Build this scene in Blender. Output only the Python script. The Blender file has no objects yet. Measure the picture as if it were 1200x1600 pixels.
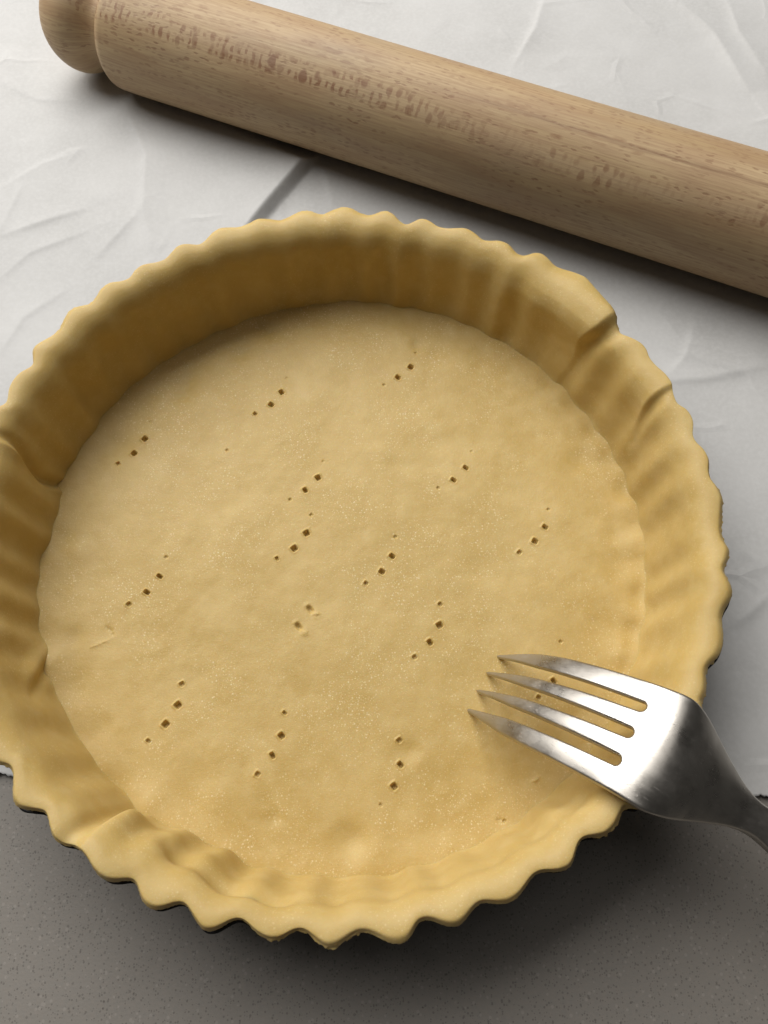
import bpy, bmesh, math
import numpy as np
from mathutils import Matrix, Vector

S = bpy.context.scene
COL = S.collection
rng = np.random.default_rng(7)

# ------------------------------------------------------------------ camera
F_PX = 1201.0
PITCH, ROLL = math.radians(66.2), math.radians(-1.1)
CAM = np.array([.0123, -.0825, .2152])
_c, _s = math.cos(PITCH), math.sin(PITCH)
FW = np.array([0, _c, -_s]); _u = np.array([0, _s, _c]); _r = np.array([1., 0, 0])
RT = math.cos(ROLL) * _r + math.sin(ROLL) * _u
UP = -math.sin(ROLL) * _r + math.cos(ROLL) * _u
cd = bpy.data.cameras.new('camera')
cam = bpy.data.objects.new('camera', cd)
COL.objects.link(cam)
M = Matrix.Identity(4)
for i in range(3):
    M[i][0], M[i][1], M[i][2], M[i][3] = RT[i], UP[i], -FW[i], CAM[i]
cam.matrix_world = M
cd.sensor_fit = 'HORIZONTAL'; cd.sensor_width = 36.0
cd.lens = 36.0 * F_PX / 1200.0
cd.clip_start = .005; cd.clip_end = 50
cd.dof.use_dof = True; cd.dof.focus_distance = .215; cd.dof.aperture_fstop = 75
S.camera = cam

# ------------------------------------------------------------------ world, lamps, exposure
w = bpy.data.worlds.new('World'); S.world = w; w.use_nodes = True
bg = w.node_tree.nodes['Background']
bg.inputs['Color'].default_value = (1.0, .96, .90, 1); bg.inputs['Strength'].default_value = .042


def area(name, az, el, dist, sx, sy, power, color):
    ld = bpy.data.lights.new(name, 'AREA'); ld.shape = 'RECTANGLE'
    ld.size, ld.size_y, ld.energy, ld.color = sx, sy, power, color
    o = bpy.data.objects.new(name, ld); COL.objects.link(o)
    a, e = math.radians(az), math.radians(el)
    p = Vector((dist * math.cos(e) * math.cos(a), dist * math.cos(e) * math.sin(a), dist * math.sin(e)))
    o.location = p
    o.rotation_euler = (-p).to_track_quat('-Z', 'Y').to_euler()
    return o


area('window_light', 121, 46, 1.05, 1.12, .88, 18.4, (1.0, .98, .95))
area('ceiling_bounce_fill', 75, 72, 1.5, .9, .9, 2.3, (1.0, .97, .93))  # added stand-in for ceiling bounce, placed to brighten the fork's reflection
S.view_settings.view_transform = 'Standard'; S.view_settings.look = 'None'
S.view_settings.exposure = 0; S.view_settings.gamma = 1
S.render.engine = 'CYCLES'
S.cycles.max_bounces = 8; S.cycles.diffuse_bounces = 5


# ------------------------------------------------------------------ helpers
def at(x, y, z):
    """photo pixel -> world point on the plane at height z"""
    d = FW + (x - 600) / F_PX * RT - (y - 800) / F_PX * UP
    return CAM + d * (z - CAM[2]) / d[2]


def sstep(a, b, x):
    t = np.clip((np.asarray(x, float) - a) / (b - a), 0, 1)
    return t * t * (3 - 2 * t)


def hash2(ix, iy, seed):
    h = np.sin(ix * 127.1 + iy * 311.7 + seed * 74.7) * 43758.5453
    return h - np.floor(h)


def vnoise(x, y, seed=0):
    ix, iy = np.floor(x), np.floor(y)
    fx, fy = x - ix, y - iy
    fx = fx ** 3 * (fx * (fx * 6 - 15) + 10); fy = fy ** 3 * (fy * (fy * 6 - 15) + 10)
    a, b = hash2(ix, iy, seed), hash2(ix + 1, iy, seed)
    c, d = hash2(ix, iy + 1, seed), hash2(ix + 1, iy + 1, seed)
    return (a + (b - a) * fx + (c - a) * fy + (a - b - c + d) * fx * fy) * 2 - 1


def fbm(x, y, seed=0, octv=3):
    v, am = 0, 1
    for k in range(octv):
        v = v + am * vnoise(x * 2 ** k, y * 2 ** k, seed + k * 13); am *= .5
    return v


def mesh_obj(name, verts, faces, mat, parent=None, smooth=True, normals=None):
    """faces: (n,4) or (n,3) int array, or list of arrays"""
    me = bpy.data.meshes.new(name)
    verts = np.ascontiguousarray(verts, np.float32)
    fl = faces if isinstance(faces, list) else [faces]
    loops = np.concatenate([f.ravel() for f in fl]).astype(np.int32)
    tot = np.concatenate([np.full(len(f), f.shape[1]) for f in fl]).astype(np.int32)
    start = np.concatenate([[0], np.cumsum(tot)[:-1]]).astype(np.int32)
    me.vertices.add(len(verts)); me.vertices.foreach_set('co', verts.ravel())
    me.loops.add(len(loops)); me.loops.foreach_set('vertex_index', loops)
    me.polygons.add(len(tot)); me.polygons.foreach_set('loop_start', start)
    me.polygons.foreach_set('loop_total', tot)
    me.polygons.foreach_set('use_smooth', np.full(len(tot), smooth))
    me.update(calc_edges=True)
    if normals is not None:
        me.normals_split_custom_set_from_vertices(normals)
    me.materials.append(mat)
    o = bpy.data.objects.new(name, me); COL.objects.link(o)
    if parent is not None:
        o.parent = parent
    return o


def grid_faces(nu, nv, wrap_u=False, wrap_v=False, flip=False):
    iu = np.arange(nu if wrap_u else nu - 1); iv = np.arange(nv if wrap_v else nv - 1)
    a, b = np.meshgrid(iu, iv, indexing='ij')
    a2, b2 = (a + 1) % nu, (b + 1) % nv
    q = np.stack([a * nv + b, a2 * nv + b, a2 * nv + b2, a * nv + b2], -1).reshape(-1, 4)
    return q[:, ::-1] if flip else q


def root(name, loc, label, cat):
    o = bpy.data.objects.new(name, None); COL.objects.link(o)
    o.location = loc; o.empty_display_size = .02
    o['label'] = label; o['category'] = cat
    return o


class NT:
    """tiny node-tree builder"""
    def __init__(self, name):
        self.m = bpy.data.materials.new(name); self.m.use_nodes = True
        self.t = self.m.node_tree
        self.p = self.t.nodes['Principled BSDF']

    def n(self, kind, ins=None, **props):
        nd = self.t.nodes.new('ShaderNode' + kind)
        for k, v in props.items():
            setattr(nd, k, v)
        for k, v in (ins or {}).items():
            self.set(nd.inputs[k], v)
        return nd

    def set(self, sock, v):
        if isinstance(v, bpy.types.NodeSocket):
            self.t.links.new(v, sock)
        elif isinstance(v, bpy.types.Node):
            self.t.links.new(v.outputs[0], sock)
        else:
            sock.default_value = v

    def math(self, op, a, b=0.0, clamp=False):
        nd = self.n('Math', {0: a, 1: b}, operation=op); nd.use_clamp = clamp
        return nd.outputs[0]

    def ramp(self, fac, stops, interp='LINEAR'):
        nd = self.n('ValToRGB', {0: fac}); cr = nd.color_ramp; cr.interpolation = interp
        while len(cr.elements) < len(stops):
            cr.elements.new(.5)
        for e, (p, c) in zip(cr.elements, stops):
            e.position = p; e.color = (c, c, c, 1) if isinstance(c, (int, float)) else (*c, 1)
        return nd.outputs[0]

    def mix(self, fac, a, b, blend='MIX'):
        nd = self.n('Mix', data_type='RGBA', blend_type=blend)
        self.set(nd.inputs[0], fac); self.set(nd.inputs[6], a); self.set(nd.inputs[7], b)
        return nd.outputs[2]

    def coords(self, kind='Object', scale=(1, 1, 1), loc=(0, 0, 0), rot=(0, 0, 0)):
        tc = self.n('TexCoord')
        mp = self.n('Mapping', {0: tc.outputs[kind], 'Scale': scale, 'Location': loc, 'Rotation': rot})
        return mp.outputs[0]

    def noise(self, vec, scale, detail=2.0, rough=.5, dist=0.0):
        nd = self.n('TexNoise', {'Vector': vec, 'Scale': scale, 'Detail': detail, 'Roughness': rough, 'Distortion': dist})
        return nd.outputs[0]

    def bump(self, h, strength, dist, normal=None):
        ins = {'Height': h, 'Strength': strength, 'Distance': dist}
        if normal is not None:
            ins['Normal'] = normal
        nd = self.n('Bump', ins)
        return nd.outputs[0]


# ------------------------------------------------------------------ materials
def mat_worktop():
    k = NT('worktop_composite'); v = k.coords()
    n1 = k.noise(v, 14, 4); n2 = k.noise(v, 900, 2)
    base = k.mix(n1, (.205, .189, .168, 1), (.242, .224, .2, 1))
    base = k.mix(k.ramp(n2, [(.35, 0), (.7, 1)]), base, (.235, .212, .186, 1))
    # dark specks of several sizes
    for sc, th, amt in ((1000, .20, .36), (620, .10, .40), (1700, .28, .42)):
        vo = k.n('TexVoronoi', {'Vector': v, 'Scale': sc, 'Randomness': 1.0})
        sz = k.n('SeparateColor', {0: vo.outputs['Color']}).outputs[0]
        thr = k.math('MULTIPLY', k.ramp(sz, [(.45, 0), (1, 1)]), th * 1.6)
        msk = k.math('LESS_THAN', vo.outputs['Distance'], thr)
        base = k.mix(k.math('MULTIPLY', msk, amt), base, (.05, .044, .038, 1))
    vo = k.n('TexVoronoi', {'Vector': v, 'Scale': 520})
    pale = k.math('MULTIPLY', k.math('LESS_THAN', vo.outputs['Distance'], .2), .35)
    base = k.mix(pale, base, (.34, .31, .28, 1))
    k.set(k.p.inputs['Base Color'], base)
    k.set(k.p.inputs['Roughness'], k.ramp(k.noise(v, 60, 3), [(.3, .42), (.7, .55)]))
    k.set(k.p.inputs['Specular IOR Level'], .4)
    k.set(k.p.inputs['Normal'], k.bump(k.noise(v, 1400, 2), .12, .0004))
    return k.m


def mat_paper():
    k = NT('baking_parchment'); v = k.coords()
    n = k.noise(v, 22, 5, .6); f = k.noise(v, 700, 3, .6)
    base = k.mix(k.ramp(n, [(.3, 0), (.7, 1)]), (.475, .47, .457, 1), (.56, .555, .543, 1))
    base = k.mix(k.ramp(f, [(.4, 0), (.75, .5)]), base, (.60, .595, .585, 1))
    k.set(k.p.inputs['Base Color'], base)
    k.set(k.p.inputs['Roughness'], .75); k.set(k.p.inputs['Specular IOR Level'], .2)
    dv = k.n('VectorMath', {0: v, 1: k.n('VectorMath', {0: k.n('TexNoise', {'Vector': v, 'Scale': 18.0, 'Detail': 3.0}).outputs[1], 1: (.02, .02, .02)}, operation='MULTIPLY').outputs[0]}, operation='ADD').outputs[0]
    vo = k.n('TexVoronoi', {'Vector': dv, 'Scale': 26.0}, feature='DISTANCE_TO_EDGE')
    cr = k.ramp(vo.outputs['Distance'], [(0, 1), (.045, .25), (.2, 0)])
    cr = k.math('MULTIPLY', cr, k.ramp(k.noise(v, 30, 2), [(.5, 0), (.66, 1)]))
    b1 = k.bump(cr, .36, .0010)
    b2 = k.bump(k.noise(v, 55, 3, .5), .13, .0022, b1)
    k.set(k.p.inputs['Normal'], k.bump(f, .07, .0003, b2))
    return k.m


def mat_dough(name, side):
    k = NT(name); v = k.coords()
    n1 = k.noise(v, 28, 4, .55); n2 = k.noise(v, 190, 3, .6); n3 = k.noise(v, 1300, 2)
    base = k.mix(k.ramp(n1, [(.3, 0), (.7, 1)]), (.500, .345, .110, 1), (.570, .410, .155, 1))
    base = k.mix(k.math('MULTIPLY', k.ramp(n2, [(.45, 0), (.72, 1)]), .6), base, (.585, .44, .19, 1))
    pat = k.noise(v, 85, 4, .6)
    base = k.mix(k.math('MULTIPLY', k.ramp(pat, [(.46, 0), (.64, 1)]), .22 if side else .34), base, (.465, .315, .092, 1))
    base = k.mix(k.math('MULTIPLY', k.ramp(pat, [(.36, 1), (.46, 0)]), .28), base, (.62, .465, .20, 1))
    # fat and flour grains: small paler specks and a few darker ones
    amt = .4 if side else 1.0
    for sc, lo, hi, colr, a in ((1150, .0, .20, (.76, .64, .38, 1), .8), (2300, 0, .25, (.74, .60, .33, 1), .8),
                                (1500, 0, .16, (.42, .25, .06, 1), .6)):
        vo = k.n('TexVoronoi', {'Vector': v, 'Scale': sc})
        sel = k.math('GREATER_THAN', k.n('SeparateColor', {0: vo.outputs['Color']}).outputs[1], .62)
        msk = k.math('MULTIPLY', k.ramp(vo.outputs['Distance'], [(lo, 1), (hi, .8), (hi + .12, 0)]), sel)
        patch = k.ramp(k.noise(v, 75, 3), [(.42, .15), (.62, 1)])
        base = k.mix(k.math('MULTIPLY', k.math('MULTIPLY', msk, patch), a * amt), base, colr)
    k.set(k.p.inputs['Base Color'], base)
    k.set(k.p.inputs['Roughness'], k.ramp(n2, [(.3, .42), (.7, .6)]))
    k.set(k.p.inputs['Specular IOR Level'], .32)
    k.set(k.p.inputs['Subsurface Weight'], .25)
    k.set(k.p.inputs['Subsurface Radius'], (1.0, .55, .15)); k.set(k.p.inputs['Subsurface Scale'], .0022)
    b1 = k.bump(k.noise(v, 200, 2, .5), .14 if side else .10, .0007)
    b2 = k.bump(k.math('ADD', n3, k.math('MULTIPLY', k.noise(v, 2600, 1), .6)), .13 if side else .20, .00030, b1)
    k.set(k.p.inputs['Normal'], b2)
    return k.m


def mat_tin():
    k = NT('dark_non_stick'); v = k.coords()
    k.set(k.p.inputs['Base Color'], (.022, .021, .021, 1)); k.set(k.p.inputs['Metallic'], .3)
    k.set(k.p.inputs['Roughness'], k.ramp(k.noise(v, 300, 3), [(.3, .38), (.7, .5)]))
    return k.m


def mat_steel():
    k = NT('brushed_steel'); v = k.coords()
    long_ = k.coords(scale=(60, 1500, 1500))
    s1 = k.noise(long_, 1.0, 3, .6); n = k.noise(v, 120, 5, .65)
    k.set(k.p.inputs['Metallic'], 1.0)
    k.set(k.p.inputs['Base Color'], k.mix(n, (.44, .415, .375, 1), (.54, .51, .47, 1)))
    r = k.math('ADD', k.ramp(n, [(.32, .20), (.70, .40)]), k.math('MULTIPLY', s1, .08))
    # fine random scratches
    scr = None
    for ang, sc in ((.5, 1), (-.7, 1.3), (1.3, .8), (2.3, 1.1)):
        cv = k.coords(scale=(130 * sc, 4200 * sc, 1500), rot=(0, 0, ang))
        q = k.ramp(k.noise(cv, 1.0, 1, .5), [(.72, 0), (.78, 1)])
        scr = q if scr is None else k.math('MAXIMUM', scr, q)
    k.set(k.p.inputs['Roughness'], k.math('ADD', r, k.math('MULTIPLY', scr, .12)))
    b1 = k.bump(scr, .3, .00006)
    k.set(k.p.inputs['Normal'], k.bump(s1, .10, .00005, b1))
    return k.m


def mat_wood():
    """UV: u = metres along the pin, v = metres round it"""
    k = NT('beech_wood')
    uv = k.n('UVMap').outputs[0]

    def sc(x, y, z=1, loc=(0, 0, 0), rot=0):
        return k.n('Mapping', {0: uv, 'Scale': (x, y, z), 'Location': loc, 'Rotation': (0, 0, rot)}).outputs[0]
    dis = k.n('VectorMath', {0: k.n('TexNoise', {'Vector': sc(420, 420), 'Scale': 1.0, 'Detail': 2.0}).outputs[1], 1: (.0014, .0014, 0)}, operation='MULTIPLY').outputs[0]
    uvd = k.n('VectorMath', {0: uv, 1: dis}, operation='ADD').outputs[0]

    def scd(x, y, loc=(0, 0, 0), rot=0):
        return k.n('Mapping', {0: uvd, 'Scale': (x, y, 1), 'Location': loc, 'Rotation': (0, 0, rot)}).outputs[0]
    broad = k.noise(sc(7, 45), 1.0, 3, .5, .6)
    fine = k.noise(sc(60, 1400), 1.0, 3, .6)
    base = k.mix(k.ramp(broad, [(.3, 0), (.7, 1)]), (.385, .262, .132, 1), (.545, .40, .228, 1))
    base = k.mix(k.math('MULTIPLY', k.ramp(fine, [(.40, 0), (.62, 1)]), .55), base, (.33, .205, .115, 1))
    # growth bands that wander into cathedral arcs
    wv = k.n('TexWave', {'Vector': sc(2.5, 60, rot=.02), 'Scale': 1.6, 'Distortion': 7.0, 'Detail': 2.0, 'Detail Scale': .9})
    base = k.mix(k.math('MULTIPLY', k.ramp(wv.outputs[0], [(.55, 0), (.95, 1)]), .28), base, (.34, .20, .11, 1))
    # short ray flecks all over
    wob = k.noise(sc(25, 160), 1.0, 2)
    fv = k.n('TexVoronoi', {'Vector': scd(300, 1050), 'Scale': 1.0})
    fsel = k.math('GREATER_THAN', k.n('SeparateColor', {0: fv.outputs['Color']}).outputs[0], .45)
    fm = k.math('MULTIPLY', k.ramp(fv.outputs['Distance'], [(.26, 1), (.44, 0)]), fsel)
    fm = k.math('MULTIPLY', fm, k.ramp(wob, [(.35, .1), (.65, .75)]))
    base = k.mix(k.math('MULTIPLY', fm, .95), base, (.25, .135, .07, 1))
    # band of big cross-grain flakes drifting along the barrel
    sep = k.n('SeparateXYZ', {0: uv}); U, V = sep.outputs[0], sep.outputs[1]
    drift = k.math('MULTIPLY', k.math('SUBTRACT', k.noise(sc(14, 0), 1.0, 2), .5), .012)
    line = k.math('ADD', k.math('ADD', k.math('MULTIPLY', U, .016), .0785), drift)
    dv = k.math('SUBTRACT', V, line)
    bandm = k.math('SUBTRACT', 1.0, k.math('DIVIDE', k.math('ABSOLUTE', dv), .0050), True)
    bv = k.n('TexVoronoi', {'Vector': scd(400, 230, loc=(3, 1, 0)), 'Scale': 1.0, 'Randomness': .95})
    bs = k.math('GREATER_THAN', k.n('SeparateColor', {0: bv.outputs['Color']}).outputs[1], .30)
    bm = k.math('MULTIPLY', k.ramp(bv.outputs['Distance'], [(.34, 1), (.50, 0)]), bs)
    bm = k.math('MULTIPLY', bm, k.ramp(bandm, [(.1, 0), (.5, 1)]))
    bm = k.math('MULTIPLY', bm, k.ramp(k.noise(sc(30, 30), 1.0, 2), [(.36, .12), (.56, 1)]))
    base = k.mix(k.math('MULTIPLY', bm, .72), base, (.22, .105, .05, 1))
    cv_ = k.n('TexVoronoi', {'Vector': scd(230, 150, loc=(1, 2, 0)), 'Scale': 1.0, 'Randomness': 1.0})
    cs = k.math('GREATER_THAN', k.n('SeparateColor', {0: cv_.outputs['Color']}).outputs[0], .42)
    cz = k.math('SUBTRACT', 1.0, k.math('DIVIDE', k.math('ABSOLUTE', k.math('SUBTRACT', U, .004)), .034), True)
    cm = k.math('MULTIPLY', k.math('MULTIPLY', k.ramp(cv_.outputs['Distance'], [(.30, 1), (.42, 0)]), cs), k.math('MULTIPLY', k.ramp(cz, [(0, 0), (.35, 1)]), k.ramp(bandm, [(.25, 0), (.5, 1)])))
    base = k.mix(k.math('MULTIPLY', cm, .9), base, (.19, .075, .033, 1))
    # ladder of narrow cross strokes inside the band
    lw = k.n('TexWave', {'Vector': uvd, 'Scale': 112.0, 'Distortion': 2.8, 'Detail': 2.0, 'Detail Scale': 2.2}, wave_type='BANDS', bands_direction='X')
    lm = k.math('MULTIPLY', k.ramp(lw.outputs[0], [(.55, 0), (.8, 1)]), k.ramp(k.noise(sc(110, 330, loc=(5, 5, 0)), 1.0, 2), [(.46, 0), (.58, 1)]))
    lm = k.math('MULTIPLY', k.math('MULTIPLY', lm, k.ramp(bandm, [(.15, 0), (.55, 1)])), k.ramp(k.math('MULTIPLY', k.math('ADD', U, .10), 5), [(0, 1), (.62, 1), (.9, .25)]))
    base = k.mix(k.math('MULTIPLY', lm, .92), base, (.215, .095, .04, 1))
    # one long dark streak beside the flakes
    wig = k.math('MULTIPLY', k.math('SUBTRACT', k.noise(sc(30, 0), 1.0, 3), .5), .004)
    sd = k.math('ABSOLUTE', k.math('SUBTRACT', V, k.math('ADD', wig, .0708)))
    sm = k.math('MULTIPLY', k.ramp(k.math('MULTIPLY', sd, 1000), [(.15, 1), (1.0, 0)]), k.ramp(k.math('MULTIPLY', U, 5), [(.2, 0), (.45, 1)]))
    base = k.mix(k.math('MULTIPLY', sm, k.ramp(fine, [(.3, .35), (.6, .75)])), base, (.22, .125, .065, 1))
    base = k.mix(k.math('MULTIPLY', k.ramp(bandm, [(.2, 0), (.9, 1)]), .18), base, (.55, .42, .27, 1))
    # arcs of curly figure below the band
    av = k.n('TexVoronoi', {'Vector': scd(150, 420, rot=.45), 'Scale': 1.0})
    am = k.ramp(av.outputs['Distance'], [(.2, 1), (.4, 0)])
    zone = k.math('SUBTRACT', 1.0, k.math('DIVIDE', k.math('ABSOLUTE', k.math('ADD', dv, .0085)), .007), True)
    am = k.math('MULTIPLY', k.math('MULTIPLY', am, zone), k.ramp(k.noise(sc(16, 40), 1.0, 2), [(.42, 0), (.62, 1)]))
    base = k.mix(k.math('MULTIPLY', am, .85), base, (.25, .13, .06, 1))
    # grey handling grime on patches
    gr = k.ramp(k.noise(sc(22, 50, loc=(9, 4, 0)), 1.0, 4), [(.5, 0), (.75, 1)])
    base = k.mix(k.math('MULTIPLY', gr, .25), base, (.30, .255, .20, 1))
    k.set(k.p.inputs['Base Color'], base)
    k.set(k.p.inputs['Roughness'], k.ramp(fine, [(.3, .48), (.7, .62)])); k.set(k.p.inputs['Specular IOR Level'], .35)
    k.set(k.p.inputs['Normal'], k.bump(k.math('ADD', fine, k.math('MULTIPLY', fm, -.6)), .3, .00025))
    return k.m


M_TOP, M_PAPER, M_TIN, M_STEEL, M_WOOD = mat_worktop(), mat_paper(), mat_tin(), mat_steel(), mat_wood()
M_BASE, M_SIDE = mat_dough('pastry_base_dough', False), mat_dough('pastry_side_dough', True)

# ------------------------------------------------------------------ worktop
bm = bmesh.new()
bmesh.ops.create_cube(bm, size=1.0)
bmesh.ops.scale(bm, vec=(2.4, 1.5, .03), verts=bm.verts)
bmesh.ops.translate(bm, vec=(0, .1, -.015), verts=bm.verts)
bmesh.ops.bevel(bm, geom=bm.edges[:], offset=.003, segments=2, affect='EDGES')
me = bpy.data.meshes.new('worktop'); bm.to_mesh(me); bm.free(); me.materials.append(M_TOP)
o = bpy.data.objects.new('worktop', me); COL.objects.link(o); o['kind'] = 'structure'
o['label'] = 'grey brown composite worktop with fine dark specks'

# ------------------------------------------------------------------ baking paper (one sheet, torn front edge, folds)
PIN_A = np.array([0., .1683]); PIN_ANG = -.43698; PIN_R = .0205
PIN_D = np.array([math.cos(PIN_ANG), math.sin(PIN_ANG)])


def crease(X, Y, pts, amp, wid, soft=0.0, z=0.0):
    """ridge along a photo polyline"""
    P = np.array([at(a, b, z)[:2] for a, b in pts])
    best = np.full(X.shape, 9.0); T = np.zeros(X.shape); SG = np.ones(X.shape)
    L = np.r_[0, np.cumsum(np.hypot(*np.diff(P, axis=0).T))]
    for i in range(len(P) - 1):
        d = P[i + 1] - P[i]; l = np.hypot(*d)
        t = np.clip(((X - P[i, 0]) * d[0] + (Y - P[i, 1]) * d[1]) / l ** 2, 0, 1)
        q = np.hypot(X - P[i, 0] - t * d[0], Y - P[i, 1] - t * d[1])
        T = np.where(q < best, (L[i] + t * l) / L[-1], T)
        SG = np.where(q < best, np.sign((X - P[i, 0]) * d[1] - (Y - P[i, 1]) * d[0]), SG); best = np.minimum(best, q)
    fall = wid * np.where(SG * (1 if soft >= 0 else -1) > 0, .30, 1.3) if soft else wid
    return amp * np.exp(-best / fall) * np.sin(np.pi * np.clip(T * .96 + .02, 0, 1)) ** .6


nx, ny = 620, 460
yf = -.0630
gx = np.concatenate([np.linspace(-.42, -.17, 60, endpoint=False), np.linspace(-.17, .2, 500, endpoint=False), np.linspace(.2, .42, 60)])
gy = np.concatenate([[0, .0009, .0018], np.linspace(.003, .34, 400, endpoint=False), np.linspace(.34, .62, 57)])
X, Yo = np.meshgrid(gx, gy, indexing='ij')
front = yf - .046 * (X + .0917) * 0.96 + .0004 * vnoise(X * 90, X * 0, 4)
teeth = .0011 * (np.abs(((X * 1 / .0016) % 1.0) - .5) * 2) * (.5 + .5 * vnoise(X * 900, X * 0 + 3, 8)) + .0012 * vnoise(X * 330, X * 0, 5)
Y = front + Yo + teeth * np.exp(-Yo / .002)
Z = .0004 + .0012 * (1 + fbm(X * 11 + 3, Y * 11, 3, 3)) * .5 + .00014 * (1 + fbm(X * 48, Y * 36, 9, 2)) * .5
for pts, amp, wid in (
        ([(0, 375), (60, 355), (140, 330)], .0016, .006), ([(0, 375), (40, 290)], .0010, .005),
        ([(130, 240), (70, 260), (0, 300)], .0010, .005), ([(200, 180), (230, 250), (225, 330), (240, 400)], .0022, .007),
        ([(225, 330), (150, 410)], .0012, .006), ([(0, 440), (50, 400), (140, 365)], .0010, .004),
        ([(0, 130), (60, 160), (130, 165)], .0009, .005), ([(1045, 0), (1110, 60), (1170, 150)], .0030, .010),
        ([(1130, 0), (1150, 60), (1200, 130)], .0018, .008), ([(850, 0), (835, 50), (800, 110)], .0020, .006),
        ([(960, 500), (1060, 555), (1200, 600)], .0009, .005), ([(1020, 600), (1100, 596), (1200, 575)], .0016, .006),
        ([(1085, 500), (1068, 560), (1040, 590)], .0008, .003), ([(1100, 800), (1150, 860), (1200, 890)], .0012, .008),
        ([(1140, 980), (1170, 960), (1200, 930)], .0014, .006), ([(505, 260), (515, 310), (520, 330)], .0009, .004),
        ([(90, 250), (110, 240), (140, 235)], .0006, .002), ([(1150, 1050), (1170, 1120), (1200, 1180)], .0012, .007),
        ([(350, 20), (420, 0)], .001, .005), ([(0, 560), (40, 500), (110, 455)], .0009, .005)):
    Z += crease(X, Y, pts, amp * .55, wid, soft=1 if amp * 1e5 % 2 < 1 else -1)
# the sharp fold: the left side lies a little higher and drops off to the right
fp = np.array([at(412, 340, 0)[:2], at(452, 290, 0)[:2], at(492, 247, 0)[:2], at(560, 175, 0)[:2]])
fd = fp[2] - fp[0]; fd /= np.hypot(*fd); fn = np.array([fd[1], -fd[0]])
dl = (X - fp[1, 0]) * fn[0] + (Y - fp[1, 1]) * fn[1]
al = (X - fp[1, 0]) * fd[0] + (Y - fp[1, 1]) * fd[1]
Z += .0042 * np.exp(np.minimum(dl, 0) / .030) * np.clip(1 - dl / .0030, 0, 1) * sstep(-.06, -.01, al) * (1 - sstep(.035, .09, al))
rr = np.hypot(X, Y)
flat = sstep(.092, .112, rr)
pd = np.abs((X - PIN_A[0]) * -PIN_D[1] + (Y - PIN_A[1]) * PIN_D[0])
flat = flat * (.15 + .85 * sstep(.002, .016, pd))
Z = .0005 + (Z - .0005) * flat
Z = np.minimum(Z, .0006 + np.maximum(0, pd - .004) ** 2 / .045 + 0 * X + np.where(pd < .03, 0, .02))
Z += .0006 * np.exp(-Yo / .006) * (.5 + .5 * vnoise(X * 45, X * 0, 2)) * sstep(.098, .104, rr)
paper = mesh_obj('baking_paper', np.stack([X, Y, Z], -1).reshape(-1, 3), grid_faces(nx, ny, flip=False), M_PAPER)
sol = paper.modifiers.new('thickness', 'SOLIDIFY'); sol.thickness = .00012; sol.offset = -1
paper['label'] = 'creased white sheet of baking paper lying under the tin and rolling pin'
paper['category'] = 'baking paper'

# ------------------------------------------------------------------ rim outline traced round the pastry
OUT = [(0, 640), (12, 632), (15, 610), (22, 597), (33, 585), (50, 576), (53, 570), (52, 548), (60, 540), (82, 527), (95, 515), (100, 503), (108, 490), (120, 482), (140, 478), (150, 468), (158, 455), (172, 445), (190, 443), (203, 438), (212, 425), (222, 417), (245, 412), (258, 408), (268, 398), (278, 388), (290, 385), (312, 386), (322, 378), (333, 366), (345, 359), (375, 357), (390, 351), (403, 344), (425, 344), (437, 346), (455, 339), (470, 332), (485, 332), (500, 337), (505, 337), (520, 330), (537, 325), (550, 327), (565, 335), (580, 338), (592, 334), (603, 332), (615, 337), (627, 350), (637, 353), (647, 348), (658, 343), (670, 346), (685, 356), (700, 359), (728, 359), (742, 366), (755, 377), (768, 378), (780, 378), (795, 384), (807, 398), (820, 403), (832, 398), (845, 399), (857, 408), (866, 418), (880, 424), (895, 429), (913, 438), (925, 452), (940, 470), (955, 487), (963, 500), (966, 513), (972, 523), (985, 530), (1002, 540), (1010, 550), (1013, 563), (1022, 575), (1038, 590), (1048, 605), (1049, 620), (1056, 636), (1070, 642), (1080, 655), (1083, 665), (1081, 683), (1087, 694), (1100, 705), (1108, 720), (1107, 737), (1110, 750), (1122, 765), (1129, 780), (1128, 805), (1127, 828), (1130, 845), (1140, 860), (1136, 877), (1130, 890), (1130, 898), (1138, 912), (1143, 927), (1140, 940), (1130, 955), (1127, 968), (1130, 990), (1129, 1010), (1122, 1027), (1105, 1042), (1101, 1055), (1102, 1075), (1100, 1090), (1092, 1100)]
OUT2 = [(977, 1258), (968, 1275), (960, 1292), (946, 1306), (930, 1308), (912, 1309), (903, 1317), (899, 1330), (895, 1348), (888, 1358), (872, 1363), (845, 1362), (832, 1369), (822, 1385), (812, 1400), (797, 1411), (780, 1413), (755, 1410), (742, 1417), (733, 1430), (722, 1443), (710, 1449), (690, 1445), (677, 1438), (663, 1437), (651, 1443), (645, 1460), (638, 1470), (625, 1476), (608, 1474), (590, 1464), (575, 1457), (560, 1457), (546, 1465), (532, 1476), (517, 1482), (505, 1479), (490, 1466), (478, 1455), (467, 1453), (455, 1457), (445, 1465), (432, 1470), (417, 1468), (400, 1458), (387, 1443), (377, 1436), (365, 1437), (350, 1447), (337, 1455), (318, 1455), (310, 1443), (300, 1427), (293, 1415), (283, 1411), (270, 1415), (257, 1421), (245, 1423), (230, 1417), (221, 1405), (216, 1385), (211, 1377), (203, 1375), (190, 1378), (172, 1378), (158, 1370), (148, 1357), (141, 1343), (130, 1330), (115, 1322), (100, 1322), (85, 1312), (79, 1296), (76, 1280), (72, 1268), (55, 1267), (30, 1264), (20, 1250), (21, 1230), (20, 1205), (12, 1195)]
NL = 49
pts = np.array([at(x, y, .0328)[:2] for x, y in OUT + OUT2])
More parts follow.
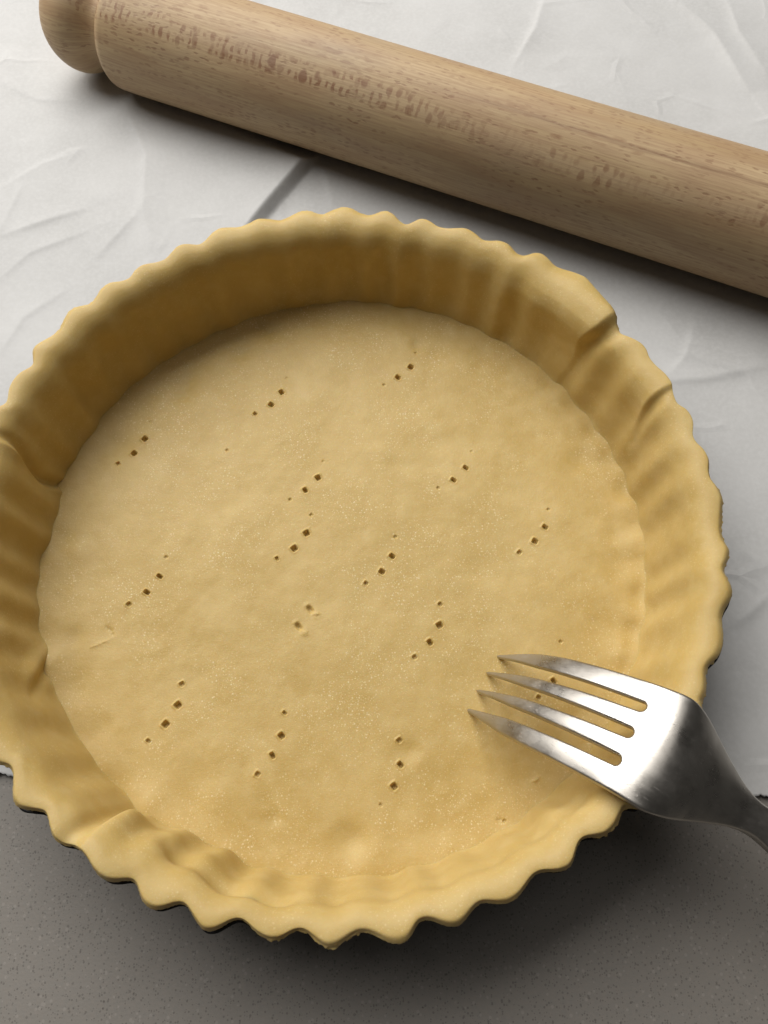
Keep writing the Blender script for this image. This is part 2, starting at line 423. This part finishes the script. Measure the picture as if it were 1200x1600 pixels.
tt = np.unwrap(np.arctan2(pts[:, 1], pts[:, 0])); rad = np.hypot(pts[:, 0], pts[:, 1])


def fill(t0, t1, ph0, ph1, n):
    t = np.linspace(t0, t1, n + 2)[1:-1]
    ph = np.linspace(ph0, ph1, n + 2)[1:-1]
    return t, .1000 + .0013 * np.cos(ph) + .0004 * np.sin(ph * .37 + 1)


D2 = math.radians
ft1, fr1 = fill(tt[len(OUT) - 1], tt[len(OUT)], 0, 6 * math.pi, 26)          # behind the fork
ft2, fr2 = fill(tt[-1], tt[0] - 2 * math.pi, 2.4, 2.4 + 2 * math.pi * 8.6, 90)    # outside the left of the frame
tall = np.concatenate([tt, ft1, ft2]); rall = np.concatenate([rad, fr1, fr2])
tall = np.mod(tall, 2 * math.pi); od = np.argsort(tall); tall, rall = tall[od], rall[od]
NT_ = 1960
TH = np.arange(NT_) / NT_ * 2 * math.pi


def gsm(a, sig):
    k = np.fft.rfftfreq(len(a), 1 / len(a)); return np.fft.irfft(np.fft.rfft(a) * np.exp(-.5 * (k * sig) ** 2), len(a))


rout = gsm(np.interp(TH, np.r_[tall - 2 * math.pi, tall, tall + 2 * math.pi], np.r_[rall, rall, rall]), D2(.45))
rmean = gsm(rout, D2(6.0))
lob = rout - rmean                                   # +-1.3 mm flutes
lobs = gsm(lob, D2(.9))
DEG = np.degrees(TH); DEG = np.where(DEG > 180, DEG - 360, DEG)


def adist(a, b):
    return (a - b + 180) % 360 - 180


# ------------------------------------------------------------------ pastry case: side wall with rolled lip (closed ring)
def pnoise(seed, kmax, kmin=1, p=1.0):
    g = np.random.default_rng(seed); v = np.zeros(NT_)
    for q in range(kmin, kmax + 1):
        v += g.normal() / q ** p * np.cos(q * TH + g.uniform(0, 6.28))
    return v / np.abs(v).max()


lip_w = .0004 * pnoise(3, 14)
top_h = .0007 * pnoise(5, 30, 2, .4)
# the lip is fuller at the back and narrower on the right
fat = .0030 * np.exp(-(adist(DEG, 100) / 62) ** 2)
one = np.ones(NT_)
prof = [  # radius, height, flute share, share of the inward push
    (.0850 * one, .0012 * one, 0, 0),
    (.0866 * one, .0040 * one, .15, .6),
    (.0878 * one, .0054 * one, .35, 1),
    (.0886 * one, .0090 * one, .62, 1),
    (.0896 * one, .0150 * one, .72, 1),
    (.0905 * one - fat * .15, .0205 * one, .72, 1),
    (.0913 * one - fat * .30, .0250 * one, .68, 1),
    (.0922 * one - fat * .42, .0288 * one, .45, 1),
    (.0936 * one - fat * .40, .0319 * one, .46, .85),
    (.0957 * one - fat * .25, .0339 * one, .55, .5),
    (.0980 * one, .0345 * one, .80, .15),
    (rmean - .0004, .0337 * one, 1, 0),
    (rmean - .0000, .0328 * one, 1, 0),
    (rmean - .0007, .0317 * one, 1, 0),
    (rmean - .0028, .0307 * one, .9, 0),
    (.0950 * one, .0290 * one, .7, 0),
    (.0925 * one, .0150 * one, .7, 0),
    (.0900 * one, .0016 * one, .7, 0)]
K = len(prof)
calm = 1 - .6 * np.exp(-(adist(DEG, -138) / 24) ** 4)      # flutes pressed smooth at the front left
R = np.stack([p[0] + p[2] * (lob if i >= 9 else lobs * calm) for i, p in enumerate(prof)])
H = np.stack([p[1] for p in prof])
PUSH = np.array([p[3] for p in prof])
crest_w = np.array([0, 0, 0, 0, 0, 0, .1, .4, .8, 1, 1, .8, .4, .1, 0, 0, 0, 0])
R += (PUSH * .35)[:, None] * lip_w; H += crest_w[:, None] * top_h
# fluted tops: lobes stand slightly proud, valleys dip
H += (crest_w * .22)[:, None] * lob
# resample the closed section with Catmull-Rom
per = [4, 6, 6, 10, 12, 12, 12, 12, 12, 12, 12, 10, 8, 6, 6, 4, 3, 3]
secR, secH, secS = [], [], []
for i in range(K):
    p0, p1, p2, p3 = (i - 1) % K, i, (i + 1) % K, (i + 2) % K
    for q in range(per[i]):
        t = q / per[i]
        wts = (-.5 * t + t * t - .5 * t ** 3, 1 - 2.5 * t * t + 1.5 * t ** 3, .5 * t + 2 * t * t - 1.5 * t ** 3, -.5 * t * t + .5 * t ** 3)
        secR.append(sum(a * R[b] for a, b in zip(wts, (p0, p1, p2, p3))))
        secH.append(sum(a * H[b] for a, b in zip(wts, (p0, p1, p2, p3))))
        secS.append((i + t, PUSH[p1] * (1 - t) + PUSH[p2] * t))
RR, HH = np.array(secR), np.array(secH)                 # (nv, NT_)
SI = np.array([s[0] for s in secS])[:, None]; PW = np.array([s[1] for s in secS])[:, None]
HF = np.clip((HH - .005) / .030, 0, 1)
deg = np.broadcast_to(DEG, RR.shape)
push = np.zeros_like(RR); lift = np.zeros_like(RR)
inner = (SI < 13)
# soft unevenness, thumb dents
arc = deg / 360 * 2 * math.pi * .093
cx_, cy_ = np.cos(TH) * .093, np.sin(TH) * .093
push += .00016 * fbm(np.broadcast_to(cx_, RR.shape) * 55 + HH * 40, np.broadcast_to(cy_, RR.shape) * 55 + HH * 60, 21, 3)
push += .00006 * fbm(np.broadcast_to(cx_, RR.shape) * 170 + HH * 140, np.broadcast_to(cy_, RR.shape) * 170 - HH * 90, 31, 2)
g = np.random.default_rng(12)
for q in range(60):
    a0, h0 = g.uniform(-180, 180), g.uniform(.05, .8)
    push += g.uniform(-.0004, .0002) * np.exp(-(adist(deg, a0) / g.uniform(2, 4)) ** 2 - ((HF - h0) / g.uniform(.12, .3)) ** 2)
# A: thick overlap at the back right ending in a deep fold
ea = 36.6 - 1.6 * sstep(.7, 1.0, HF) + 1.2 * (1 - sstep(0, .5, HF))
s = adist(deg, ea)
bump = sstep(-.6, 1.3, s) * (1 - sstep(8, 24, s))
push += bump * (.0004 + .0021 * np.exp(-((HF - .88) / .30) ** 2)); lift += bump * .0017 * (.35 + .65 * (1 - sstep(2, 15, s)))
push -= .0013 * np.exp(-((s + 1.3) / 1.5) ** 2) * (.15 + .85 * HF ** 2); lift -= .0013 * np.exp(-((s + 1.5) / 1.7) ** 2)
# B: second small overlap
eb = 19.6 - 2.5 * (1 - HF)
s = adist(deg, eb); bump = sstep(-.4, .8, s) * (1 - sstep(5, 12, s))
push += bump * .0014 * sstep(.4, .95, HF); lift += bump * .0008
push -= .0008 * np.exp(-((s + .9) / 1.0) ** 2) * HF
# C: overlap on the left, its edge reaching down to the base
ec = 166.9 + 1.2 * HF + 1.3 * np.sin(HF * 5.2)
s = adist(deg, ec); bump = sstep(-.5, .6, s) * (1 - sstep(9, 17, s))
push += bump * (.0017 - .0004 * HF)
push -= .0010 * np.exp(-((s + .9) / .9) ** 2)
# D: folded-over ridge at the front left
ed = -124.6
s = adist(deg, ed); bump = sstep(-.6, .8, s) * (1 - sstep(11, 21, s))
push += bump * .0032 * np.exp(-((HF - .62) / .35) ** 2) * (1 + .2 * np.sin(s))
lift += bump * .0012 * (1 - sstep(3, 10, s))
push -= .0017 * np.exp(-((s + 1.4) / 1.4) ** 2) * (.4 + .6 * HF); lift -= .0011 * np.exp(-((s + 1.4) / 1.6) ** 2)
gl = np.clip((s - 7) / 20, 0, 1)
push -= .0020 * sstep(5, 9, s) * (1 - sstep(24, 32, s)) * np.exp(-((HF - (.62 + .12 * gl)) / .14) ** 2)
# lower flap of that fold creeping onto the base
push += .0020 * sstep(2, 8, s) * (1 - sstep(15, 21, s)) * np.exp(-((HF - .12) / .22) ** 2)
# E: tucked crease low on the left
s = adist(deg, -157 - 14 * (.2 - HF))
push += .0014 * np.exp(-(s / 2.2) ** 2) * (1 - sstep(.2, .5, HF)) - .0008 * np.exp(-((s - 3.2) / 1.6) ** 2) * (1 - sstep(.25, .5, HF))
# ledge between wall and lip along the front and lower right
fr = np.exp(-(adist(deg, -75) / 38) ** 2)
push -= .0007 * fr * np.exp(-((HF - .72) / .10) ** 2); push += .0005 * fr * np.exp(-((HF - .93) / .10) ** 2)
push *= PW
RR = RR - push
cw = np.interp(SI[:, 0], np.arange(K), crest_w)[:, None]
HH = HH + lift * cw
# ragged trimmed edge
edge = np.exp(-((SI - 12.2) / 1.0) ** 2)
RR += edge * (.00050 * np.maximum(0, vnoise(deg * 2.3, SI * 2, 41)) * (vnoise(deg * .11, SI * 0, 44) > .05) + .00014 * vnoise(deg * 5, SI * 3, 42))
nv = RR.shape[0]
V = np.stack([RR * np.cos(TH), RR * np.sin(TH), HH], -1).reshape(-1, 3)
case = root('pastry_case', (0, 0, 0), 'raw yellow pastry case with fluted rim and fork-pricked base', 'pastry case')
mesh_obj('side', V, grid_faces(nv, NT_, True, True, flip=True), M_SIDE, case)

# ------------------------------------------------------------------ pastry base, pricked
N = 800
u = np.linspace(-1, 1, N)
A, B = np.meshgrid(u, u, indexing='ij')
RB = .0893
X = RB * A * np.sqrt(1 - B * B / 2); Y = RB * B * np.sqrt(1 - A * A / 2)
r = np.hypot(X, Y); th = np.degrees(np.arctan2(Y, X))
Z = .0050 + .00035 * fbm(X * 26, Y * 26, 51, 3) + .00012 * fbm(X * 120, Y * 120, 55, 3)
Z += .0006 * sstep(.080, .0885, r)                       # turns up to meet the wall
mk = np.exp(-(adist(th, -2) / 46) ** 4)
Z += mk * (.00034 * np.cos(D2(1) * (th - 13.8) * NL) * np.exp(-((r - .0855) / .0034) ** 2) - .0006 * np.exp(-((r - .0862) / .0022) ** 2) * (.5 + .5 * vnoise(th * .18, r * 0, 3)))
g = np.random.default_rng(5)
for q in range(34):                                      # finger dents round the edge
    a0, r0 = g.uniform(-180, 180), g.uniform(.074, .087)
    px, py = r0 * math.cos(D2(a0)), r0 * math.sin(D2(a0))
    sg = g.uniform(.0022, .0045)
    Z += g.uniform(-.0007, .0004) * np.exp(-((X - px) ** 2 + (Y - py) ** 2) / sg ** 2)
for (px, py, am, sg) in ((545, 1310, -.0008, .004), (590, 1330, .0005, .0035), (180, 1240, -.0010, .005), (230, 1260, .0006, .004),
                         (300, 1230, -.0006, .006), (340, 1255, .0005, .005), (945, 975, -.0007, .005), (965, 880, -.0006, .005), (960, 1030, .0005, .005),
                         (480, 1085, -.0004, .005), (110, 1080, -.0009, .005), (80, 1035, .0009, .0035), (125, 1150, -.0007, .006), (690, 540, -.0004, .006),
                         (640, 1175, -.0006, .0035), (650, 1195, .0004, .003), (750, 560, -.0004, .005), (170, 700, -.0003, .006)):
    p = at(px, py, .005)
    Z += am * np.exp(-((X - p[0]) ** 2 + (Y - p[1]) ** 2) / sg ** 2)
FDIR = np.array([.842, -.540])
deepw, midw, smallw, faint = (.00078, .0015), (.00058, .0007), (.00048, .00045), (.00042, .0002)
HOLES = [(227, 687, 0), (210, 709, 0), (185, 725, 1), (235, 660, 3), (440, 613, 0), (424, 633, 0), (399, 647, 1), (448, 590, 3),
         (642, 574, 0), (622, 590, 0), (600, 601, 2), (650, 551, 2), (355, 704, 2), (497, 746, 0), (477, 766, 0), (453, 780, 2), (505, 720, 3),
         (728, 731, 0), (709, 750, 0), (685, 762, 2), (737, 705, 3), (479, 833, 0), (460, 857, 0), (433, 873, 1), (486, 804, 2),
         (852, 824, 0), (836, 846, 0), (812, 863, 1), (857, 796, 2), (613, 869, 0), (597, 893, 0), (572, 911, 1), (618, 838, 2),
         (250, 901, 0), (230, 926, 0), (202, 945, 1), (260, 871, 2), (687, 977, 0), (672, 1004, 0), (648, 1027, 1), (688, 944, 1),
         (278, 1102, 0), (259, 1132, 0), (232, 1158, 1), (284, 1069, 1), (440, 1150, 0), (426, 1181, 0), (403, 1210, 1), (445, 1114, 1),
         (626, 1195, 0), (616, 1229, 0), (595, 1258, 2), (624, 1157, 1), (865, 1065, 0), (842, 1090, 1), (876, 1003, 2), (788, 1283, 2)]
for (px, py, kd) in HOLES:
    p = at(px, py, .005)
    hw, dp = (deepw, midw, smallw, faint)[kd]
    dx, dy = X - p[0], Y - p[1]
    near = (np.abs(dx) < .004) & (np.abs(dy) < .004)
    ha = math.radians(-46 + 14 * math.sin(px * .7 + py * 1.3)); hx, hy = math.cos(ha), math.sin(ha)
    e1 = dx[near] * hx + dy[near] * hy; e2 = -dx[near] * hy + dy[near] * hx
    q = (np.abs(e1 / hw) ** 5 + np.abs(e2 / (hw * (.85 + .2 * math.sin(px)))) ** 5) ** .2
    Z[near] += -dp * (1 - sstep(.78, 1.08, q)) + .00024 * np.exp(-((q - 1.45) / .3) ** 2) * (kd < 2) * (1 - .8 * np.tanh(e1 / hw))
# two torn prick marks, smeared by the tines
for (px, py) in ((484, 951), (466, 978)):
    p = at(px, py, .005)
    hx, hy = math.cos(D2(-52)), math.sin(D2(-52))
    e1 = (X - p[0]) * hx + (Y - p[1]) * hy; e2 = -(X - p[0]) * hy + (Y - p[1]) * hx
    Z += -.0011 * np.exp(-np.abs((e1 - .0003) / .0011) ** 3 - np.abs(e2 / .00062) ** 3)
    Z += .00045 * np.exp(-((e1 - .0023) / .0012) ** 2 - ((e2 - .0004) / .0010) ** 2) * (.7 + .6 * vnoise(X * 1300, Y * 1300, 3)) + .0002 * np.exp(-((e1 + .0014) / .0006) ** 2 - (e2 / .0009) ** 2)
# small cracks and scuffs
for pts, am, wd in (([(140, 1013), (158, 1006), (172, 999)], .0004, .0005), ([(165, 978), (173, 985), (178, 995)], -.0005, .0006),
                    ([(770, 1300), (800, 1292), (835, 1270), (870, 1240)], .0004, .0008), ([(785, 1310), (820, 1298), (850, 1280)], -.0004, .0007),
                    ([(828, 1222), (840, 1218), (838, 1212)], .0005, .0005), ([(775, 1281), (786, 1281)], -.0006, .0005)):
    Z += crease(X, Y, pts, am, wd, z=.005) * (.6 + .6 * np.abs(vnoise(X * 900, Y * 900, 6)))
top = np.stack([X, Y, Z], -1).reshape(-1, 3)
ring = np.concatenate([np.arange(N) * N, (N - 1) * N + np.arange(1, N), np.arange(N - 2, -1, -1) * N + N - 1, np.arange(N - 2, 0, -1)])
nb = len(top)
low = top[ring].copy(); low[:, 2] = .0014
Vb = np.concatenate([top, low, [[0, 0, .0014]]])
nr = len(ring); i0 = np.arange(nr); i1 = (i0 + 1) % nr
skirt = np.stack([ring[i0], nb + i0, nb + i1, ring[i1]], -1)
fan = np.stack([nb + i0, np.full(nr, nb + nr), nb + i1], -1)
mesh_obj('base', Vb, [grid_faces(N, N), skirt, fan], M_BASE, case)

# ------------------------------------------------------------------ tart tin
tin = root('tart_tin', (0, 0, .0007), 'dark fluted loose-based tart tin underneath the pastry case', 'tart tin')
tp = [(.0902, .0000, .7), (.0905, .0002, .7), (.0932, .0150, .75), (.0958, .0255, .9), (None, .0283, 1), (None, .02935, 1), (None, .0293, 1), (None, .0279, 1), (.0953, .0255, .9), (.0926, .0150, .75), (.0899, .0006, .7)]
offs = {4: -.0010, 5: -.0006, 6: -.0012, 7: -.0016}
rings = []
tin_out = .0010 + .0009 * pnoise(77, 26, 3, .2)      # the dough was trimmed unevenly, so the metal edge shows here and there
for i, (r0, z0, sh) in enumerate(tp):
    rr_ = (rmean + offs[i] + (tin_out if i in (4, 5, 6) else 0) if r0 is None else r0 * one) + sh * lob
    rings.append(np.stack([rr_ * np.cos(TH), rr_ * np.sin(TH), z0 * one], -1))
mesh_obj('fluted_wall', np.concatenate(rings), grid_faces(len(tp), NT_, True, True), M_TIN, tin)
bm = bmesh.new()
bmesh.ops.create_cone(bm, cap_ends=True, segments=128, radius1=.0898, radius2=.0898, depth=.0006)
bmesh.ops.translate(bm, vec=(0, 0, .0003), verts=bm.verts)
me = bpy.data.meshes.new('loose_base'); bm.to_mesh(me); bm.free(); me.materials.append(M_TIN)
o = bpy.data.objects.new('loose_base', me); COL.objects.link(o); o.parent = tin

# ------------------------------------------------------------------ rolling pin
pin = root('rolling_pin', (PIN_A[0], PIN_A[1], .0006), 'wooden rolling pin with a rounded end knob lying across the paper', 'rolling pin')
pin.rotation_euler = (0, 0, PIN_ANG)
X0, X1 = -.0925, .245


def lathe(name, prof_xr, nseg=160):
    p = np.array(prof_xr); n = len(p)
    a = np.linspace(0, 2 * math.pi, nseg + 1) - math.pi / 2            # seam underneath
    Xv = np.repeat(p[:, 0:1], nseg + 1, 1); Yv = p[:, 1:2] * np.cos(a)[None] ; Zv = PIN_R + p[:, 1:2] * np.sin(a)[None]
    o = mesh_obj(name, np.stack([Xv, Yv, Zv], -1).reshape(-1, 3), grid_faces(n, nseg + 1, flip=True), M_WOOD, pin)
    me = o.data; uvl = me.uv_layers.new(name='UVMap')
    s = np.r_[0, np.cumsum(np.hypot(np.diff(p[:, 0]), np.diff(p[:, 1])))]
    uu = np.repeat((p[0, 0] + s)[:, None], nseg + 1, 1)
    vv = np.repeat(((a + math.pi / 2) * PIN_R)[None], n, 0)
    uvv = np.stack([uu, vv], -1).reshape(-1, 2)
    li = np.empty(len(me.loops), np.int32); me.loops.foreach_get('vertex_index', li)
    uvl.data.foreach_set('uv', uvv[li].astype(np.float32).ravel())
    return o


def corner(cx, cr, rad_, a0, a1, n=8):
    return [(cx + rad_ * math.cos(t), cr + rad_ * math.sin(t)) for t in np.linspace(math.radians(a0), math.radians(a1), n)]


R_ = PIN_R
barrel = [(X0 + .0006, .006)] + [(X0 + .0006, R_ * .74)] + corner(X0 + .0042, R_ - .0040, .0040, 180, 90) + [(x, R_ - .00015 * math.sin(x * 21)) for x in np.linspace(X0 + .012, X1 - .012, 60)] + corner(X1 - .0042, R_ - .0040, .0040, 90, 0) + [(X1 - .0006, R_ * .74), (X1 - .0006, .006)]
lathe('barrel', barrel)


def knob(xs, sgn):
    out = [(0.001, .50), (-.0015, .62), (-.003, .66), (-.0045, .66), (-.0065, .70), (-.009, .80), (-.012, .89), (-.0155, .93), (-.019, .92), (-.0225, .865), (-.0255, .775), (-.028, .645), (-.0298, .44), (-.031, .28), (-.0316, .12), (-.0318, .002)]
    P = np.array(out); t = np.arange(len(P)); tq = np.linspace(0, len(P) - 1, 90)
    x = np.interp(tq, t, P[:, 0]); rr_ = np.interp(tq, t, P[:, 1])
    ker = np.exp(-.5 * (np.arange(-6, 7) / 2.5) ** 2); ker /= ker.sum()
    xs_ = np.convolve(np.pad(x, 6, 'edge'), ker, 'valid'); rs_ = np.convolve(np.pad(rr_, 6, 'edge'), ker, 'valid'); rs_[-1] = .001
    q = [(xs + sgn * a, b * R_) for a, b in zip(xs_, rs_)]
    return q if sgn < 0 else q[::-1]


lathe('handle', [(X0 + x, r_) for x, r_ in [(a, b) for a, b in knob(0, 1)]][::1])
lathe('handle', [(X1 - x, r_) for x, r_ in [(a, b) for a, b in knob(0, 1)]][::-1])

# ------------------------------------------------------------------ fork, tines down, resting on the rim
TIP = (at(772, 1022, .005) + at(728, 1106, .005)) / 2
SP = np.array([-4, 0, 5, 10, 15, 22, 28, 35, 40, 43, 46, 52, 58, 64, 72, 82, 95, 125, 155, 172, 176]) * 1e-3
ZP = np.array([-2, 4.9, 13, 19.4, 24.9, 31.1, 35.4, 39.7, 42.1, 42.6, 41.8, 38.4, 34.9, 32.0, 30.4, 31.2, 31.0, 25, 14, 7.0, 5.7]) * 1e-3
sq = np.linspace(-.004, .176, 1800)
zq = np.interp(sq, SP, ZP)
ker = np.exp(-.5 * (np.arange(-60, 61) / 19) ** 2); ker /= ker.sum()
zq = np.convolve(np.pad(zq, 60, 'reflect', reflect_type='odd'), ker, 'valid')
Lq = np.r_[0, np.cumsum(np.hypot(np.diff(sq), np.diff(zq)))]
Lq -= np.interp(0, sq, Lq)                                            # arc length, 0 at the tips
UROOT = float(np.interp(.0345, sq, Lq)); UEND = Lq[-1] - 1e-4
UMAX = float(np.interp(.0415, sq, Lq))


def frame(uv):
    sv, zv = np.interp(uv, Lq, sq), np.interp(uv, Lq, zq)
    ds, dz = np.gradient(sq, Lq), np.gradient(zq, Lq)
    ts, tz = np.interp(uv, Lq, ds), np.interp(uv, Lq, dz)
    return sv, zv, ts, tz


# outer half width along the arc (mm from the tips)
WU = np.array([0, 6, 14, 24, UROOT * 1e3, UMAX * 1e3, UMAX * 1e3 + 3, UMAX * 1e3 + 9, UMAX * 1e3 + 15, UMAX * 1e3 + 22, UMAX * 1e3 + 27, UMAX * 1e3 + 31, UMAX * 1e3 + 36, UMAX * 1e3 + 45, UMAX * 1e3 + 90, UEND * 1e3 - 12, UEND * 1e3]) * 1e-3
WW = np.array([9.3, 10.4, 11.4, 12.25, 13.3, 13.75, 13.6, 12.0, 9.2, 5.9, 3.9, 3.5, 5.4, 5.9, 6.4, 9.0, 8.0]) * 1e-3
wq = np.interp(Lq, WU, WW); wq = np.convolve(np.pad(wq, 60, 'edge'), ker, 'valid')
halfw = lambda q: np.interp(q, Lq, wq)
SLOT_C = np.array([-6.75, 0, 6.75]) * 1e-3
SLOT_T = np.array([-5.6, 0, 5.6]) * 1e-3


def slot(i, q):
    """centre and half width of slot i at arc length q"""
    f = np.clip(q / UROOT, 0, 1)
    c = SLOT_T[i] + (SLOT_C[i] - SLOT_T[i]) * f
    wv = .00115 + .00068 * (1 - f) ** 1.5
    e = np.clip((UROOT - q) / .00115, 0, 1)
    return c, wv * np.sqrt(np.clip(1 - (1 - e) ** 2, 0, 1))


nrow_t = 90
qt = UROOT * (1 - (1 - np.linspace(0, 1, nrow_t)) ** 1.0)
qt = np.unique(np.concatenate([qt, UROOT - .0013 * (1 - np.sin(np.linspace(0, math.pi / 2, 22))), .0018 * (1 - np.cos(np.linspace(0, math.pi / 2, 14)))]))
qh = np.concatenate([np.linspace(UROOT, UROOT + .0012, 14)[1:], np.linspace(UROOT + .0012, UMAX + .04, 130)[1:], np.linspace(UMAX + .04, UEND, 90)[1:]])
rows = np.concatenate([qt, qh]); NRT = len(qt)
ncol = 27
cc = .5 - .5 * np.cos(np.linspace(0, math.pi, ncol)); cc = .25 * np.linspace(0, 1, ncol) + .75 * cc
strips = []
THK = np.interp(rows, [0, .012, UROOT, UMAX, UMAX + .03, UMAX + .1, UEND], [.0010, .0015, .0020, .0021, .0032, .0030, .0022])
sv, zv, ts, tz = frame(rows)
for i in range(4):
    lo = -halfw(rows) if i == 0 else slot(i - 1, rows)[0] + slot(i - 1, rows)[1]
    hi = halfw(rows) if i == 3 else slot(i, rows)[0] - slot(i, rows)[1]
    # in head and handle the inner borders shrink with the outline
    hq = np.clip(halfw(rows) / .0133, 0, 1)
    af = rows > UROOT
    if i > 0: lo = np.where(af, SLOT_C[i - 1] * hq, lo)
    if i < 3: hi = np.where(af, SLOT_C[i] * hq, hi)
    # pointed tips: narrow to a small rounded end about the tine's own axis
    mid = (lo + hi) / 2; hw = (hi - lo) / 2
    off = (0.0, .0006, .0004, 0.0)[i]
    tip = np.sqrt(np.clip(1 - (1 - np.clip((rows - off) / .0011, 0, 1)) ** 2, 0, 1))
    tap = np.clip(.46 + .54 * (rows / .017) ** .85, 0, 1)
    hw = hw * np.where(rows < UROOT, np.minimum(tap, 1), 1) * np.where(rows < .0011 + off, np.maximum(tip, .04), 1)
    L_ = (mid - hw)[:, None] + cc[None] * (2 * hw)[:, None]
    # bevel by distance to the open edges
    dl_ = L_ - (mid - hw)[:, None]; dr_ = (mid + hw)[:, None] - L_
    uc = UROOT - .00115
    for side_, k_ in ((0, i - 1), (1, i)):
        if 0 <= k_ <= 2:
            cen = (SLOT_C[k_] * np.where(af, hq, 1))[:, None]
            ds_ = np.hypot(rows[:, None] - uc, L_ - cen) - .00115
            if side_ == 0: dl_ = np.where((rows > uc)[:, None], ds_, dl_)
            else: dr_ = np.where((rows > uc)[:, None], ds_, dr_)
    dist = np.maximum(np.minimum(dl_, dr_), 0)
    rb = np.minimum(.0006, THK * .34)[:, None]
    bev = np.where(dist < rb, rb - np.sqrt(np.clip(rb ** 2 - (rb - dist) ** 2, 0, None)), 0)
    # gentle crown across, more in the neck
    hwf = halfw(rows)[:, None]
    kcr = np.interp(rows, [0, UROOT, UMAX, UMAX + .012, UMAX + .028, UEND], [.0008, .0011, .0016, .0020, .0013, .0010])[:, None]
    crown = -kcr * (L_ / hwf) ** 2
    crown_t = -.00016 * ((2 * cc - 1) ** 2)[None] * (rows < UROOT)[:, None]
    topz = crown + crown_t * sstep(0, .006, UROOT - rows)[:, None] - bev
    botz = crown - THK[:, None] + bev
    strips.append((L_, topz, botz))


def fork_pts(L_, nz):
    s_ = sv[:, None] - tz[:, None] * nz; z_ = zv[:, None] + ts[:, None] * nz
    return np.stack([s_, L_, z_], -1)


FV, FF, FTAG = [], [], []
base_i = 0
top_idx, bot_idx = [], []
nr_ = len(rows)
for i, (L_, tzv, bzv) in enumerate(strips):
    for which, nz in ((0, tzv), (1, bzv)):
        FV.append(fork_pts(L_, nz).reshape(-1, 3))
        idx = base_i + np.arange(nr_ * ncol).reshape(nr_, ncol); base_i += nr_ * ncol
        (top_idx if which == 0 else bot_idx).append(idx)
FV = np.concatenate(FV)
# weld inner borders behind the slots
remap = np.arange(len(FV))
for idx in (top_idx, bot_idx):
    for i in range(3):
        remap[idx[i + 1][NRT - 1:, 0]] = idx[i][NRT - 1:, -1]


def quads(a, flip):
    q = np.stack([a[:-1, :-1], a[1:, :-1], a[1:, 1:], a[:-1, 1:]], -1).reshape(-1, 4)
    r_ = np.repeat(np.arange(a.shape[0] - 1), a.shape[1] - 1)
    return (q[:, ::-1] if flip else q), r_


def side_q(t, b, flip):
    q = np.stack([t[:-1], b[:-1], b[1:], t[1:]], -1)
    return (q[:, ::-1] if flip else q), np.arange(len(t) - 1)


parts = {}


def put(key, q):
    parts.setdefault(key, []).append(q)


for i in range(4):
    T_, B_ = top_idx[i], bot_idx[i]
    sets = [quads(T_, False), quads(B_, True)]
    l = side_q(T_[:, 0], B_[:, 0], False); rg = side_q(T_[:, -1], B_[:, -1], True)
    if i == 0: sets.append(l)
    else: sets.append((l[0][:NRT - 1], l[1][:NRT - 1]))
    if i == 3: sets.append(rg)
    else: sets.append((rg[0][:NRT - 1], rg[1][:NRT - 1]))
    tipcap = np.stack([T_[0, :-1], T_[0, 1:], B_[0, 1:], B_[0, :-1]], -1)
    sets.append((tipcap, np.zeros(len(tipcap), int)))
    endcap = np.stack([T_[-1, 1:], T_[-1, :-1], B_[-1, :-1], B_[-1, 1:]], -1)
    sets.append((endcap, np.full(len(endcap), nr_ - 2)))
    HN = int(np.searchsorted(rows, UMAX + .030))
    for q, rw in sets:
        q = remap[q]
        put('tine%d' % i, q[rw < NRT - 1]); put('head', q[(rw >= NRT - 1) & (rw < HN)]); put('handle', q[rw >= HN])
# vertex normals of the whole body, so that the parts shade as one piece
allq = np.concatenate([np.concatenate(v) for v in parts.values()])
e1 = FV[allq[:, 2]] - FV[allq[:, 0]]; e2 = FV[allq[:, 3]] - FV[allq[:, 1]]
fn_ = np.cross(e1, e2)
VN = np.zeros_like(FV)
for c_ in range(4):
    for d_ in range(3):
        VN[:, d_] += np.bincount(allq[:, c_], fn_[:, d_], len(FV))
VN /= np.maximum(np.linalg.norm(VN, axis=1, keepdims=True), 1e-20)
yaw = math.atan2(FDIR[1], FDIR[0])
fork = root('fork', (TIP[0], TIP[1], 0), 'stainless steel four-tine fork resting tines down on the pastry rim', 'fork')
fork.rotation_euler = (math.radians(1), 0, yaw)
fork.location.z = .0002
for key in ('head', 'tine0', 'tine1', 'tine2', 'tine3', 'handle'):
    q = np.concatenate(parts[key])
    us, inv = np.unique(q, return_inverse=True)
    mesh_obj('tine' if key.startswith('tine') else key, FV[us], inv.reshape(q.shape), M_STEEL, fork, normals=VN[us].astype(np.float32))
